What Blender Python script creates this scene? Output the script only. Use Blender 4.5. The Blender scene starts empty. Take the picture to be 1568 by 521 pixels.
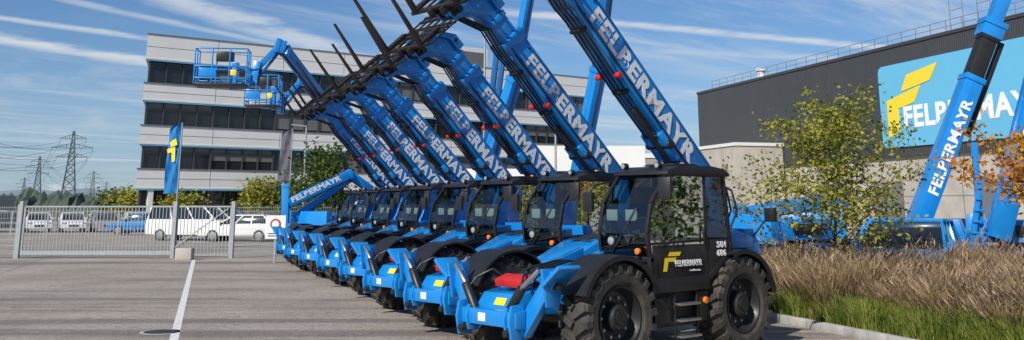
import bpy, bmesh, math, random
import numpy as np
from mathutils import Vector as V, Matrix
R=math.radians
random.seed(7); np.random.seed(7)
sc=bpy.context.scene
sc.view_settings.view_transform='Standard'; sc.view_settings.look='None'; sc.view_settings.exposure=0
# ------------------------------------------------------------ materials
MATS={}
def pm(name,col,rough=.5,metal=0,coat=0,spec=.5,noise=0,nscale=6,bump=0,bscale=40,col2=None,emis=None):
    m=bpy.data.materials.new(name); m.use_nodes=True
    nt=m.node_tree; b=nt.nodes['Principled BSDF']
    b.inputs['Roughness'].default_value=rough; b.inputs['Metallic'].default_value=metal
    b.inputs['Coat Weight'].default_value=coat; b.inputs['Coat Roughness'].default_value=.06
    b.inputs['Specular IOR Level'].default_value=spec
    b.inputs['Base Color'].default_value=(*col,1)
    tc=nt.nodes.new('ShaderNodeTexCoord')
    if noise or col2:
        n=nt.nodes.new('ShaderNodeTexNoise'); n.inputs['Scale'].default_value=nscale; n.inputs['Detail'].default_value=5
        n.inputs['Roughness'].default_value=.65
        nt.links.new(tc.outputs['Object'],n.inputs['Vector'])
        r=nt.nodes.new('ShaderNodeValToRGB')
        r.color_ramp.elements[0].position=.35; r.color_ramp.elements[1].position=.65
        c2=col2 if col2 else tuple(c*(1-noise) for c in col)
        r.color_ramp.elements[0].color=(*c2,1); r.color_ramp.elements[1].color=(*col,1)
        nt.links.new(n.outputs['Fac'],r.inputs['Fac']); nt.links.new(r.outputs['Color'],b.inputs['Base Color'])
        rr=nt.nodes.new('ShaderNodeMapRange'); rr.inputs['To Min'].default_value=min(1,rough+.12); rr.inputs['To Max'].default_value=max(.02,rough-.06)
        nt.links.new(n.outputs['Fac'],rr.inputs['Value']); nt.links.new(rr.outputs['Result'],b.inputs['Roughness'])
    if bump:
        n2=nt.nodes.new('ShaderNodeTexNoise'); n2.inputs['Scale'].default_value=bscale; n2.inputs['Detail'].default_value=3
        nt.links.new(tc.outputs['Object'],n2.inputs['Vector'])
        bp=nt.nodes.new('ShaderNodeBump'); bp.inputs['Strength'].default_value=bump; bp.inputs['Distance'].default_value=.02
        nt.links.new(n2.outputs['Fac'],bp.inputs['Height']); nt.links.new(bp.outputs['Normal'],b.inputs['Normal'])
    MATS[name]=m; return m
pm('blue_paint',(.008,.245,.68),.26,coat=.7,noise=.14,nscale=3)
pm('blue_dark',(.006,.13,.40),.4,coat=.2,noise=.2,nscale=4)
pm('black_plastic',(.020,.020,.022),.38,noise=.35,nscale=7,bump=.08,bscale=200)
pm('black_steel',(.028,.026,.025),.42,metal=.2,noise=.4,nscale=9)
pm('fork_steel',(.035,.030,.028),.55,metal=.3,noise=.5,nscale=5)
pm('rubber',(.030,.028,.026),.72,col2=(.075,.066,.055),nscale=6,bump=.3,bscale=60)
pm('rim',(.025,.025,.027),.35,noise=.3)
pm('steel',(.55,.55,.55),.3,metal=.9,noise=.2)
pm('galv',(.42,.44,.45),.5,metal=.6,noise=.2)
pm('red',(.62,.025,.02),.4,noise=.2)
pm('yellow',(.85,.62,.02),.5)
pm('orange',(.8,.2,.01),.4)
pm('white_dec',(.82,.82,.82),.45,noise=.06,nscale=5)
pm('lamp',(.5,.52,.55),.1,metal=.5)
pm('seat',(.05,.05,.055),.8)
pm('concrete',(.50,.46,.41),.85,noise=.22,nscale=.8,bump=.15,bscale=30)
pm('kerb_conc',(.46,.45,.43),.85,noise=.35,nscale=3,bump=.3,bscale=50)
pm('facade_white',(.74,.73,.71),.6,noise=.08,nscale=.3)
pm('facade_dark',(.16,.17,.18),.6,noise=.1,nscale=.3)  # dark grey for joint lines, band edges and wall panels
pm('cyan_strip',(.10,.40,.62),.5)
pm('win_glass',(.015,.018,.022),.06,spec=.6)
pm('win_frame',(.05,.05,.055),.4)
pm('blind',(.15,.15,.145),.6,noise=.1,nscale=2)
pm('grey_wall',(.30,.29,.27),.7,noise=.1,nscale=1)
pm('sign_blue',(.14,.48,.72),.4,noise=.05,nscale=.4)
pm('sign_white',(.85,.86,.87),.5)
pm('sign_yellow',(.85,.65,.04),.5)
pm('car_white',(.75,.75,.74),.25,coat=.5); pm('car_silver',(.4,.41,.42),.25,metal=.5,coat=.5)
pm('car_dark',(.03,.035,.045),.25,coat=.5); pm('car_blue',(.01,.21,.55),.25,coat=.5)
pm('car_red',(.3,.02,.02),.25,coat=.5)
pm('pylon_steel',(.09,.10,.115),.7)
pm('bark',(.12,.09,.065),.9,noise=.4,nscale=20,bump=.4,bscale=60)
pm('soil',(.09,.065,.045),.95,noise=.4,nscale=8,bump=.5,bscale=30)
pm('far_trees',(.075,.105,.085),.95,col2=(.05,.075,.06),nscale=.08)  # distance haze mixed into the treeline colour
pm('hill',(.16,.21,.26),1)  # bluish aerial haze baked into the hill colour
pm('flag_grey',(.10,.10,.12),.8)
pm('sign_flag',(.01,.17,.45),.8)
def leafmat(name,a,b,sc_,rough=.55,tr=.35):
    m=bpy.data.materials.new(name); m.use_nodes=True; nt=m.node_tree; p=nt.nodes['Principled BSDF']
    tc=nt.nodes.new('ShaderNodeTexCoord'); n=nt.nodes.new('ShaderNodeTexNoise'); n.inputs['Scale'].default_value=sc_; n.inputs['Detail'].default_value=3
    nt.links.new(tc.outputs['Object'],n.inputs['Vector'])
    r=nt.nodes.new('ShaderNodeValToRGB'); r.color_ramp.elements[0].position=.38; r.color_ramp.elements[1].position=.62
    r.color_ramp.elements[0].color=(*a,1); r.color_ramp.elements[1].color=(*b,1)
    nt.links.new(n.outputs['Fac'],r.inputs['Fac']); nt.links.new(r.outputs['Color'],p.inputs['Base Color'])
    p.inputs['Roughness'].default_value=rough; p.inputs['Specular IOR Level'].default_value=.25
    if tr:
        t=nt.nodes.new('ShaderNodeBsdfTranslucent'); nt.links.new(r.outputs['Color'],t.inputs['Color'])
        mx=nt.nodes.new('ShaderNodeMixShader'); mx.inputs[0].default_value=tr
        nt.links.new(p.outputs[0],mx.inputs[1]); nt.links.new(t.outputs[0],mx.inputs[2])
        nt.links.new(mx.outputs[0],nt.nodes['Material Output'].inputs['Surface'])
    MATS[name]=m
leafmat('leaf_yg',(.14,.18,.025),(.42,.38,.06),3.5)
leafmat('leaf_green',(.04,.075,.015),(.12,.16,.035),2)
leafmat('leaf_red',(.45,.13,.025),(.55,.33,.05),5)
leafmat('grass_dry',(.17,.12,.06),(.46,.34,.18),1.4,tr=.2)
leafmat('grass_head',(.24,.15,.11),(.48,.35,.24),2,tr=.2)
leafmat('grass_green',(.09,.14,.02),(.30,.33,.07),3,tr=.3)
m=bpy.data.materials.new('cab_glass'); m.use_nodes=True; nt=m.node_tree
nt.nodes.remove(nt.nodes['Principled BSDF'])
tr=nt.nodes.new('ShaderNodeBsdfTransparent'); tr.inputs[0].default_value=(.42,.52,.51,1)
gl=nt.nodes.new('ShaderNodeBsdfGlossy'); gl.inputs['Roughness'].default_value=.015; gl.inputs['Color'].default_value=(.9,.95,1,1)
lw=nt.nodes.new('ShaderNodeFresnel'); lw.inputs['IOR'].default_value=1.9
mx=nt.nodes.new('ShaderNodeMixShader'); nt.links.new(lw.outputs[0],mx.inputs[0]); nt.links.new(tr.outputs[0],mx.inputs[1]); nt.links.new(gl.outputs[0],mx.inputs[2])
nt.links.new(mx.outputs[0],nt.nodes['Material Output'].inputs['Surface']); MATS['cab_glass']=m
# ------------------------------------------------------------ builder
class B:
    def __init__(s): s.v=[];s.f=[];s.m=[];s.mn=[]
    def mi(s,n):
        if n not in s.mn: s.mn.append(n)
        return s.mn.index(n)
    def raw(s,vs,fs,mat):
        o=len(s.v); s.v+= [tuple(x) for x in vs]; k=s.mi(mat)
        for f in fs: s.f.append([i+o for i in f]); s.m.append(k)
    def box(s,c,d,mat,rot=None):
        h=[x/2 for x in d]; c=V(c)
        vs=[V((sx*h[0],sy*h[1],sz*h[2])) for sx in(-1,1) for sy in(-1,1) for sz in(-1,1)]
        if rot is not None: vs=[rot@v for v in vs]
        s.raw([v+c for v in vs],[(0,1,3,2),(4,6,7,5),(0,4,5,1),(2,3,7,6),(0,2,6,4),(1,5,7,3)],mat)
    def bx(s,x0,x1,y0,y1,z0,z1,mat): s.box(((x0+x1)/2,(y0+y1)/2,(z0+z1)/2),(x1-x0,y1-y0,z1-z0),mat)
    def beam(s,p0,p1,w,h,mat,up=(0,0,1),w2=None,h2=None):
        p0=V(p0);p1=V(p1);d=(p1-p0).normalized();u=V(up)
        if abs(d.dot(u))>.98:u=V((1,0,0))
        sd=d.cross(u).normalized();u=sd.cross(d)
        w2=w if w2 is None else w2;h2=h if h2 is None else h2
        r=[p0+sd*a*w/2+u*b*h/2 for a,b in((-1,-1),(1,-1),(1,1),(-1,1))]+[p1+sd*a*w2/2+u*b*h2/2 for a,b in((-1,-1),(1,-1),(1,1),(-1,1))]
        s.raw(r,[(3,2,1,0),(4,5,6,7),(0,1,5,4),(1,2,6,5),(2,3,7,6),(3,0,4,7)],mat)
    def cyl(s,p0,p1,r,mat,n=14,r2=None):
        p0=V(p0);p1=V(p1);d=(p1-p0).normalized();u=V((0,0,1))
        if abs(d.dot(u))>.98:u=V((1,0,0))
        a=d.cross(u).normalized();b=a.cross(d);r2=r if r2 is None else r2
        vs=[p0+(a*math.cos(t)+b*math.sin(t))*r for t in[2*math.pi*i/n for i in range(n)]]+[p1+(a*math.cos(t)+b*math.sin(t))*r2 for t in[2*math.pi*i/n for i in range(n)]]
        s.raw(vs,[(i,(i+1)%n,n+(i+1)%n,n+i) for i in range(n)]+[tuple(range(n))[::-1],tuple(range(n,2*n))],mat)
    def tube(s,pts,r,mat,n=6):
        for a,b in zip(pts[:-1],pts[1:]): s.cyl(a,b,r,mat,n)
    def prism(s,pts,y0,y1,mat):
        n=len(pts);vs=[(x,y0,z) for x,z in pts]+[(x,y1,z) for x,z in pts]
        s.raw(vs,[tuple(range(n)),tuple(range(n,2*n))[::-1]]+[(i,(i+1)%n,n+(i+1)%n,n+i) for i in range(n)],mat)
    def loft(s,ra,rb,mat,cap=True):
        n=len(ra)
        s.raw(list(ra)+list(rb),([tuple(range(n)),tuple(range(n,2*n))[::-1]] if cap else [])+[(i,(i+1)%n,n+(i+1)%n,n+i) for i in range(n)],mat)
    def plan(s,pts,z0,z1,mat): s.loft([(x,y,z0) for x,y in pts],[(x,y,z1) for x,y in pts],mat)
    def rev(s,prof,c,mat,n=40,sy=1):
        k=len(prof);vs=[]
        for i in range(n):
            t=2*math.pi*i/n
            for r,y in prof: vs.append((c[0]+r*math.cos(t),c[1]+y*sy,c[2]+r*math.sin(t)))
        fs=[]
        for i in range(n):
            j=(i+1)%n
            for a in range(k-1): fs.append((i*k+a,i*k+a+1,j*k+a+1,j*k+a))
        s.raw(vs,fs,mat)
    def mesh(s,name,bevel=0,smooth=32,seg=2,recalc=True):
        me=bpy.data.meshes.new(name); me.from_pydata(s.v,[],s.f)
        for n in s.mn: me.materials.append(MATS[n])
        me.polygons.foreach_set('material_index',s.m)
        if recalc:
            bm=bmesh.new();bm.from_mesh(me);bmesh.ops.recalc_face_normals(bm,faces=bm.faces);bm.to_mesh(me);bm.free()
        if bevel:
            o=bpy.data.objects.new('tmp',me);sc.collection.objects.link(o)
            md=o.modifiers.new('b','BEVEL');md.width=bevel;md.segments=seg;md.limit_method='ANGLE';md.angle_limit=R(38)
            bpy.context.view_layer.update()
            m2=bpy.data.meshes.new_from_object(o.evaluated_get(bpy.context.evaluated_depsgraph_get()))
            m2.name=name; bpy.data.objects.remove(o); me=m2
        if smooth:
            me.polygons.foreach_set('use_smooth',[True]*len(me.polygons)); me.set_sharp_from_angle(angle=R(smooth))
        me.update(); return me
def obj(name,me,parent=None,loc=(0,0,0),rot=(0,0,0)):
    o=bpy.data.objects.new(name,me);sc.collection.objects.link(o);o.parent=parent;o.location=loc;o.rotation_euler=rot;return o
def empty(name,loc=(0,0,0),rot=(0,0,0)):
    o=bpy.data.objects.new(name,None);sc.collection.objects.link(o);o.location=loc;o.rotation_euler=rot;o.empty_display_size=.3;return o
TXT={}
def text_mesh(s,mat,off=.036):
    k=(s,mat)
    if k in TXT:return TXT[k]
    c=bpy.data.curves.new('lettering','FONT');c.body=s;c.size=1;c.offset=off;c.extrude=.004;c.space_character=1.07
    o=bpy.data.objects.new('t',c);sc.collection.objects.link(o);bpy.context.view_layer.update()
    me=bpy.data.meshes.new_from_object(o.evaluated_get(bpy.context.evaluated_depsgraph_get()));bpy.data.objects.remove(o)
    co=np.empty(len(me.vertices)*3);me.vertices.foreach_get('co',co);co=co.reshape(-1,3)
    mn=co.min(0);mx=co.max(0);co[:,0]=(co[:,0]-mn[0])/(mx[0]-mn[0]);co[:,1]=(co[:,1]-mn[1])/(mx[1]-mn[1])
    me.vertices.foreach_set('co',co.ravel());me.materials.clear();me.materials.append(MATS[mat]);me.update()
    TXT[k]=me;return me
def put_text(s,mat,parent,org,xd,nd,length,h,name='lettering'):
    xd=V(xd).normalized();nd=V(nd).normalized();yd=nd.cross(xd).normalized()
    o=obj(name,text_mesh(s,mat),parent)
    M=Matrix((( *xd,0),( *yd,0),( *nd,0),(0,0,0,1))).transposed()
    M=Matrix.Translation(V(org))@M@Matrix.Diagonal((length,h,1,1))
    o.matrix_basis=M;return o
# ------------------------------------------------------------ world + sun
w=bpy.data.worlds.new('World');sc.world=w;w.use_nodes=True;nt=w.node_tree;N=nt.nodes;L=nt.links
try: w.cycles.sampling_method='NONE'
except Exception: pass
bg=N['Background'];bg.inputs['Strength'].default_value=.095
sky=N.new('ShaderNodeTexSky');sky.sky_type='NISHITA';sky.sun_disc=False
SUNAZ=math.atan2(-.55,-.84);SUNEL=R(38)
sky.sun_elevation=SUNEL;sky.sun_rotation=SUNAZ%(2*math.pi);sky.altitude=300;sky.air_density=1.0;sky.dust_density=.35;sky.ozone_density=3.0
def mth(op,a,b=None,c=None):
    n=N.new('ShaderNodeMath');n.operation=op
    for i,x in enumerate((a,b,c)):
        if x is None:continue
        if isinstance(x,(int,float)):n.inputs[i].default_value=x
        else:L.new(x,n.inputs[i])
    return n.outputs[0]
def mr(v,a,b,c=0,d=1):
    n=N.new('ShaderNodeMapRange');n.interpolation_type='SMOOTHSTEP'
    L.new(v,n.inputs['Value']);n.inputs['From Min'].default_value=a;n.inputs['From Max'].default_value=b;n.inputs['To Min'].default_value=c;n.inputs['To Max'].default_value=d;return n.outputs['Result']
tc=N.new('ShaderNodeTexCoord');sx=N.new('ShaderNodeSeparateXYZ');L.new(tc.outputs['Generated'],sx.inputs[0])
zz=mth('MAXIMUM',sx.outputs['Z'],.02);px=mth('DIVIDE',sx.outputs['X'],zz);py=mth('DIVIDE',sx.outputs['Y'],zz)
def coords(ang,su,sv,off=0):
    ca,sa=math.cos(ang),math.sin(ang)
    u=mth('ADD',mth('MULTIPLY',px,ca*su),mth('MULTIPLY',py,sa*su));v_=mth('ADD',mth('MULTIPLY',px,-sa*sv),mth('MULTIPLY',py,ca*sv))
    c=N.new('ShaderNodeCombineXYZ');L.new(u,c.inputs[0]);L.new(v_,c.inputs[1]);c.inputs[2].default_value=off;return c.outputs[0]
def noise(vec,scale,det=6,rough=.6):
    n=N.new('ShaderNodeTexNoise');n.inputs['Scale'].default_value=scale;n.inputs['Detail'].default_value=det;n.inputs['Roughness'].default_value=rough;L.new(vec,n.inputs['Vector']);return n.outputs['Fac']
ang=math.atan2(.75,.66)
n1=noise(coords(ang,.22,1.0,3.1),1.5,6,.66)
n2=noise(coords(ang-.35,.3,.7,8.2),.55,3,.55)
cir=mth('MULTIPLY',mr(n1,.42,.76),mr(n2,.38,.62))
tot=mth('MULTIPLY',cir,.85)
wob=noise(coords(0,1,1,1.7),2.2,4,.6)
def trail(p,q,wd,st,a0=-.3,a1=1.2):
    global tot
    d=V((q[0]-p[0],q[1]-p[1]));Ln=d.length;d/=Ln;n=V((-d.y,d.x))
    dist=mth('ADD',mth('ADD',mth('MULTIPLY',px,n.x),mth('MULTIPLY',py,n.y)),-(n.x*p[0]+n.y*p[1]))
    dist=mth('ADD',dist,mth('MULTIPLY',mth('SUBTRACT',wob,.5),wd*1.6))
    al=mth('ADD',mth('ADD',mth('MULTIPLY',px,d.x/Ln),mth('MULTIPLY',py,d.y/Ln)),-(d.x*p[0]+d.y*p[1])/Ln)
    k=mth('MULTIPLY',mr(mth('ABSOLUTE',dist),wd*.1,wd,1,0),mth('MULTIPLY',mr(al,a0,a0+.25),mr(al,a1-.25,a1,1,0)))
    k=mth('MULTIPLY',k,mr(wob,.28,.6,.35,1))
    tot=mth('MAXIMUM',tot,mth('MULTIPLY',k,st))
trail((-3.14,5.8),(-2.62,6.76),.30,.95,-.6,1.3)
trail((-2.79,5.13),(-2.255,5.73),.14,.7,-.6,1.5)
trail((.605,5.27),(2.45,6.17),.15,.9,-.5,1.15)
trail((-1.70,4.55),(-1.22,6.2),.28,.75,-.6,1.4)
trail((-2.1,4.9),(-1.55,5.9),.10,.5,-.4,1.4)
trail((1.4,6.4),(3.2,6.9),.2,.5,-.4,1.3)
elev=sx.outputs['Z']
cv=N.new('ShaderNodeMapping');cv.inputs['Scale'].default_value=(5,5,22);L.new(tc.outputs['Generated'],cv.inputs['Vector'])
n3=noise(cv.outputs[0],1.6,5,.6)
low=mth('MULTIPLY',mr(n3,.48,.70),mth('MULTIPLY',mr(elev,.02,.06),mr(elev,.10,.20,1,0)))
tot=mth('MAXIMUM',tot,mth('MULTIPLY',low,.4))
mt_=N.new('ShaderNodeMix');mt_.data_type='RGBA';mt_.blend_type='MULTIPLY';mt_.inputs[0].default_value=1;L.new(sky.outputs[0],mt_.inputs[6]);mt_.inputs[7].default_value=(.62,.82,1.02,1)
haze=mr(elev,.0,.20,.55,0)
mx1=N.new('ShaderNodeMix');mx1.data_type='RGBA';L.new(haze,mx1.inputs[0]);L.new(mt_.outputs[2],mx1.inputs[6]);mx1.inputs[7].default_value=(3.8,4.9,6.4,1)
mx2=N.new('ShaderNodeMix');mx2.data_type='RGBA';L.new(tot,mx2.inputs[0]);L.new(mx1.outputs[2],mx2.inputs[6]);mx2.inputs[7].default_value=(6.8,7.3,7.9,1)
L.new(mx2.outputs[2],bg.inputs['Color'])
sl=bpy.data.lights.new('sun','SUN');sl.energy=5.0;sl.angle=R(.5);sl.color=(1,.94,.84)
so=bpy.data.objects.new('sun',sl);sc.collection.objects.link(so)
sd=V((math.sin(SUNAZ)*math.cos(SUNEL),math.cos(SUNAZ)*math.cos(SUNEL),math.sin(SUNEL)))
so.rotation_euler=sd.to_track_quat('Z','Y').to_euler()
# ------------------------------------------------------------ camera
cd=bpy.data.cameras.new('camera');cam=bpy.data.objects.new('camera',cd);sc.collection.objects.link(cam);sc.camera=cam
cam.location=(0,0,1.95);cam.rotation_euler=(R(102),0,0);cd.lens=33.7;cd.sensor_width=36;cd.sensor_fit='HORIZONTAL';cd.shift_y=-.164;cd.clip_end=9000
# ------------------------------------------------------------ ground
m=bpy.data.materials.new('asphalt_lot');m.use_nodes=True;nt=m.node_tree;p=nt.nodes['Principled BSDF'];p.inputs['Roughness'].default_value=.88
def gn(scale,det,rough,mapping=None):
    n=nt.nodes.new('ShaderNodeTexNoise');n.inputs['Scale'].default_value=scale;n.inputs['Detail'].default_value=det;n.inputs['Roughness'].default_value=rough
    src=g_tc.outputs['Object']
    if mapping:
        mp=nt.nodes.new('ShaderNodeMapping');mp.inputs['Rotation'].default_value=(0,0,mapping[0]);mp.inputs['Scale'].default_value=mapping[1];nt.links.new(src,mp.inputs['Vector']);src=mp.outputs[0]
    nt.links.new(src,n.inputs['Vector']);return n.outputs['Fac']
def ramp(f,p0,c0,p1,c1):
    r=nt.nodes.new('ShaderNodeValToRGB');e=r.color_ramp.elements;e[0].position=p0;e[1].position=p1;e[0].color=(*c0,1);e[1].color=(*c1,1);nt.links.new(f,r.inputs['Fac']);return r.outputs['Color']
def mul(a,b,f=1):
    x=nt.nodes.new('ShaderNodeMix');x.data_type='RGBA';x.blend_type='MULTIPLY';x.inputs[0].default_value=f;nt.links.new(a,x.inputs[6]);nt.links.new(b,x.inputs[7]);return x.outputs[2]
g_tc=nt.nodes.new('ShaderNodeTexCoord')
base=ramp(gn(.35,5,.65),.35,(.30,.262,.225),.65,(.42,.372,.325))
base=mul(base,ramp(gn(26,2,.8),.34,(.52,.52,.52),.58,(1.1,1.1,1.1)))
base=mul(base,ramp(gn(7,4,.8),.36,(.72,.71,.70),.56,(1.05,1.05,1.05)))
base=mul(base,ramp(gn(.8,4,.55,(R(-33),(.07,1.0,1))),.40,(.60,.60,.62),.50,(1,1,1)))  # stretched dark bands: tyre marks and boom shadow streaks painted into the colour
base=mul(base,ramp(gn(1.7,5,.75),.30,(.58,.57,.56),.42,(1,1,1)))
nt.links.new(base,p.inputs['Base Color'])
bp=nt.nodes.new('ShaderNodeBump');bp.inputs['Strength'].default_value=.5;bp.inputs['Distance'].default_value=.012;nt.links.new(gn(60,2,.7),bp.inputs['Height']);nt.links.new(bp.outputs[0],p.inputs['Normal'])
MATS['asphalt']=m
g=B();S=4500
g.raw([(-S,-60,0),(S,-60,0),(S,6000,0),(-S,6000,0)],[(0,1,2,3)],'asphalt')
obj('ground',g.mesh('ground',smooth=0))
m=bpy.data.materials.new('line_paint');m.use_nodes=True;nt=m.node_tree;p=nt.nodes['Principled BSDF'];g_tc=nt.nodes.new('ShaderNodeTexCoord')
nt.links.new(ramp(gn(14,5,.75),.38,(.40,.37,.33),.50,(.80,.80,.78)),p.inputs['Base Color']);MATS['line_paint']=m
pm('tar_seam',(.12,.11,.10),.7,noise=.5,nscale=6)
g=B()
def strip(p,q,wd,z,mat):
    p=V((*p,z));q=V((*q,z));d=(q-p).normalized();n=V((-d.y,d.x,0))*wd/2
    g.raw([p-n,p+n,q+n,q-n],[(0,1,2,3)],mat)
strip((-4.1,12.0),(-11.75,36.6),.13,.004,'line_paint')
obj('parking_line_marking',g.mesh('pl',smooth=0))
g=B()
for a,c in(((-16,18),(-2.5,19.4)),((-22,27.5),(-4.5,27.0)),((-9.5,12),(-18.5,40))):
    a=V((*a,0));c=V((*c,0));n=26;pp=[a.lerp(c,i/n)+V((random.uniform(-.03,.03),random.uniform(-.05,.05),0)) for i in range(n+1)]
    for u,v_ in zip(pp[:-1],pp[1:]):strip((u.x,u.y),(v_.x,v_.y),.02,.003,'tar_seam')
obj('asphalt_seams',g.mesh('seams',smooth=0))
g=B();g.cyl((-5.55,15.9,-.02),(-5.55,15.9,.008),.26,'black_steel',28);g.cyl((-5.55,15.9,-.02),(-5.55,15.9,.004),.32,'kerb_conc',28)
obj('manhole_cover',g.mesh('mh'))
leafmat('field',(.07,.09,.03),(.14,.13,.06),.02,tr=0)
g=B();g.raw([(-S,130,.02),(S,130,.02),(S,6000,.02),(-S,6000,.02)],[(0,1,2,3)],'field');obj('field',g.mesh('field',smooth=0))
# ------------------------------------------------------------ telehandler meshes
PIV=V((-1.9,-.1,2.28))
RX=-1.06
def wheel_b(b,c,sy):
    prof=[(.36,-.17),(.43,-.225),(.52,-.235),(.575,-.21),(.60,-.12),(.605,0),(.60,.12),(.575,.21),(.52,.235),(.43,.225),(.36,.17)]
    b.rev(prof,c,'rubber',44,sy)
    b.rev([(.36,.17),(.375,.20),(.355,.205),(.34,.15),(.30,.07),(.17,.05),(.165,.15),(.13,.19),(0.001,.19)],c,'rim',36,sy)
    b.rev([(.37,-.17),(.30,-.1),(0.001,-.1)],c,'rim',24,sy)
    for i in range(20):
        for k in(-1,1):
            t=2*math.pi*(i+(.5 if k>0 else 0))/20
            Ry=Matrix.Rotation(-t,3,'Y')
            pos=V(c)+Ry@V((.61,k*.10,0))
            b.box(pos,(.07,.22,.075),'rubber',Ry@Matrix.Rotation(k*R(30),3,'X'))
            pos=V(c)+Ry@V((.575,k*.215,k*.058+0))
            b.box(pos,(.10,.05,.075),'rubber',Ry)
    for i in range(10):
        t=2*math.pi*i/10
        p=V((c[0]+.235*math.cos(t),c[1]+.05*sy,c[2]+.235*math.sin(t)));b.cyl(p,p+V((0,.05*sy,0)),.02,'steel',6)
    b.cyl(V(c)+V((0,.18*sy,0)),V(c)+V((0,.215*sy,0)),.09,'black_steel',12)
def build_boom(LB_):
    b=B()
    b.bx(-.32,LB_,-.18,.18,-.235,.225,'blue_paint')
    b.bx(-.4,.35,-.165,.165,-.30,-.21,'blue_dark')
    b.bx(LB_-.2,LB_+.03,-.20,.20,-.26,.25,'blue_paint')
    b.bx(.8,1.35,-.192,.192,-.30,-.17,'blue_paint')
    b.bx(LB_,LB_+.42,-.145,.145,-.185,.185,'blue_paint')
    b.bx(LB_+.36,LB_+.46,-.165,.165,-.205,.205,'blue_paint')
    b.bx(LB_-.28,LB_-.05,-.11,.11,.25,.33,'blue_dark')
    l=LB_-4.0
    sh=lambda pts:[(x+l,z) for x,z in pts]
    b.prism(sh([(4.4,.18),(4.72,.20),(5.02,.02),(5.22,-.34),(5.20,-.60),(5.0,-.66),(4.86,-.45),(4.66,-.22),(4.4,-.19)]),-.13,.13,'blue_paint')
    for s in(-1,1):
        b.prism(sh([(4.50,.30),(4.78,.30),(5.12,.02),(5.10,-.1),(4.8,.12),(4.50,.1)]),s*.165-.015,s*.165+.015,'blue_paint')
        b.prism(sh([(4.9,-.3),(5.25,-.3),(5.35,-.5),(5.25,-.75),(5.0,-.72)]),s*.16-.012,s*.16+.012,'blue_paint')
    b.cyl((4.72+l,-.2,.2),(4.72+l,.2,.2),.05,'black_steel');b.cyl((5.1+l,-.24,-.55),(5.1+l,.24,-.55),.055,'black_steel')
    b.cyl((4.72+l,0,.26),(5.12+l,0,-.05),.06,'black_steel');b.cyl((5.12+l,0,-.05),(5.32+l,0,-.25),.035,'steel')
    b.cyl((.35,.03,-.32),(1.9,.03,-.30),.05,'black_steel')
    for y in(-.12,-.05,.04,.12):b.tube([(.4,y,-.26),(2.2,y,-.30+.02*y),(LB_-.4,y,-.27),(LB_-.1,y,-.30),(LB_+.4,y,-.24),(LB_+.9,y*.8,-.52),(LB_+1.1,y*.8,-.75)],.017,'black_plastic')
    for y in(.06,.12):b.tube([(-.25,y,.22),(-.45,y*1.5,.30),(-.7,y*2,.1),(-.75,y*2,-.35),(-.4,y*2,-.9)],.018,'black_plastic')
    b.tube([(.2,.20,-.18),(LB_-.1,.20,-.18)],.013,'black_plastic')
    b.bx(.15,LB_-.25,.178,.186,.185,.20,'blue_dark');b.bx(.15,LB_-.25,.178,.186,-.215,-.20,'blue_dark')
    for x in(1.3,2.2,LB_-.6):b.bx(x,x+.05,-.14,.14,-.315,-.235,'black_steel')
    b.cyl((LB_*.64,.14,-.30),(LB_*.64,.24,-.30),.045,'red',12);b.cyl((LB_*.64,-.24,-.30),(LB_*.64,-.14,-.30),.045,'red',12)
    for x in(.25,.8,LB_-.4):
        for z in(.14,-.15):b.cyl((x,.18,z),(x,.192,z),.018,'black_steel',8)
    b.cyl((1.1,-.23,-.24),(1.1,.23,-.24),.07,'black_steel')
    me=b.mesh('boom',bevel=.012)
    b=B();th=R(7);f=V((math.cos(th),0,math.sin(th)));s_=V((-math.sin(th),0,math.cos(th)));o=V((5.30+l,0,-.55));yv=V((0,1,0))
    P=lambda a,y,s:o+f*a+yv*y+s_*s
    KS='fork_steel'
    for s in(-.16,.30):b.beam(P(0,-.72,s),P(0,.72,s),.10,.06,KS,up=f)
    for s in(.62,.95,1.12):b.beam(P(-.02,-.75,s),P(-.02,.75,s),.05,.05,KS,up=f)
    for y in(-.72,-.48,-.24,0,.24,.48,.72):b.beam(P(-.02,y,-.16),P(-.02,y,1.12),.045,.03,KS,up=f)
    for y in(-.16,.16):
        b.beam(P(-.05,y,-.3),P(-.05,y,.42),.05,.14,KS,up=f)
        b.beam(P(-.25,y,-.05),P(0,y,-.05),.05,.2,KS)
    for y in(-.55,.55):
        b.beam(P(.07,y,-.24),P(.07,y,.34),.13,.05,KS,up=f)
        b.beam(P(.05,y,-.22),P(1.30,y,-.22),.13,.05,KS,up=s_,w2=.10,h2=.015)
    b.cyl(P(.02,-.74,.42),P(.02,.74,.42),.03,KS)
    return me,b.mesh('fork_carriage',bevel=.005)
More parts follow.
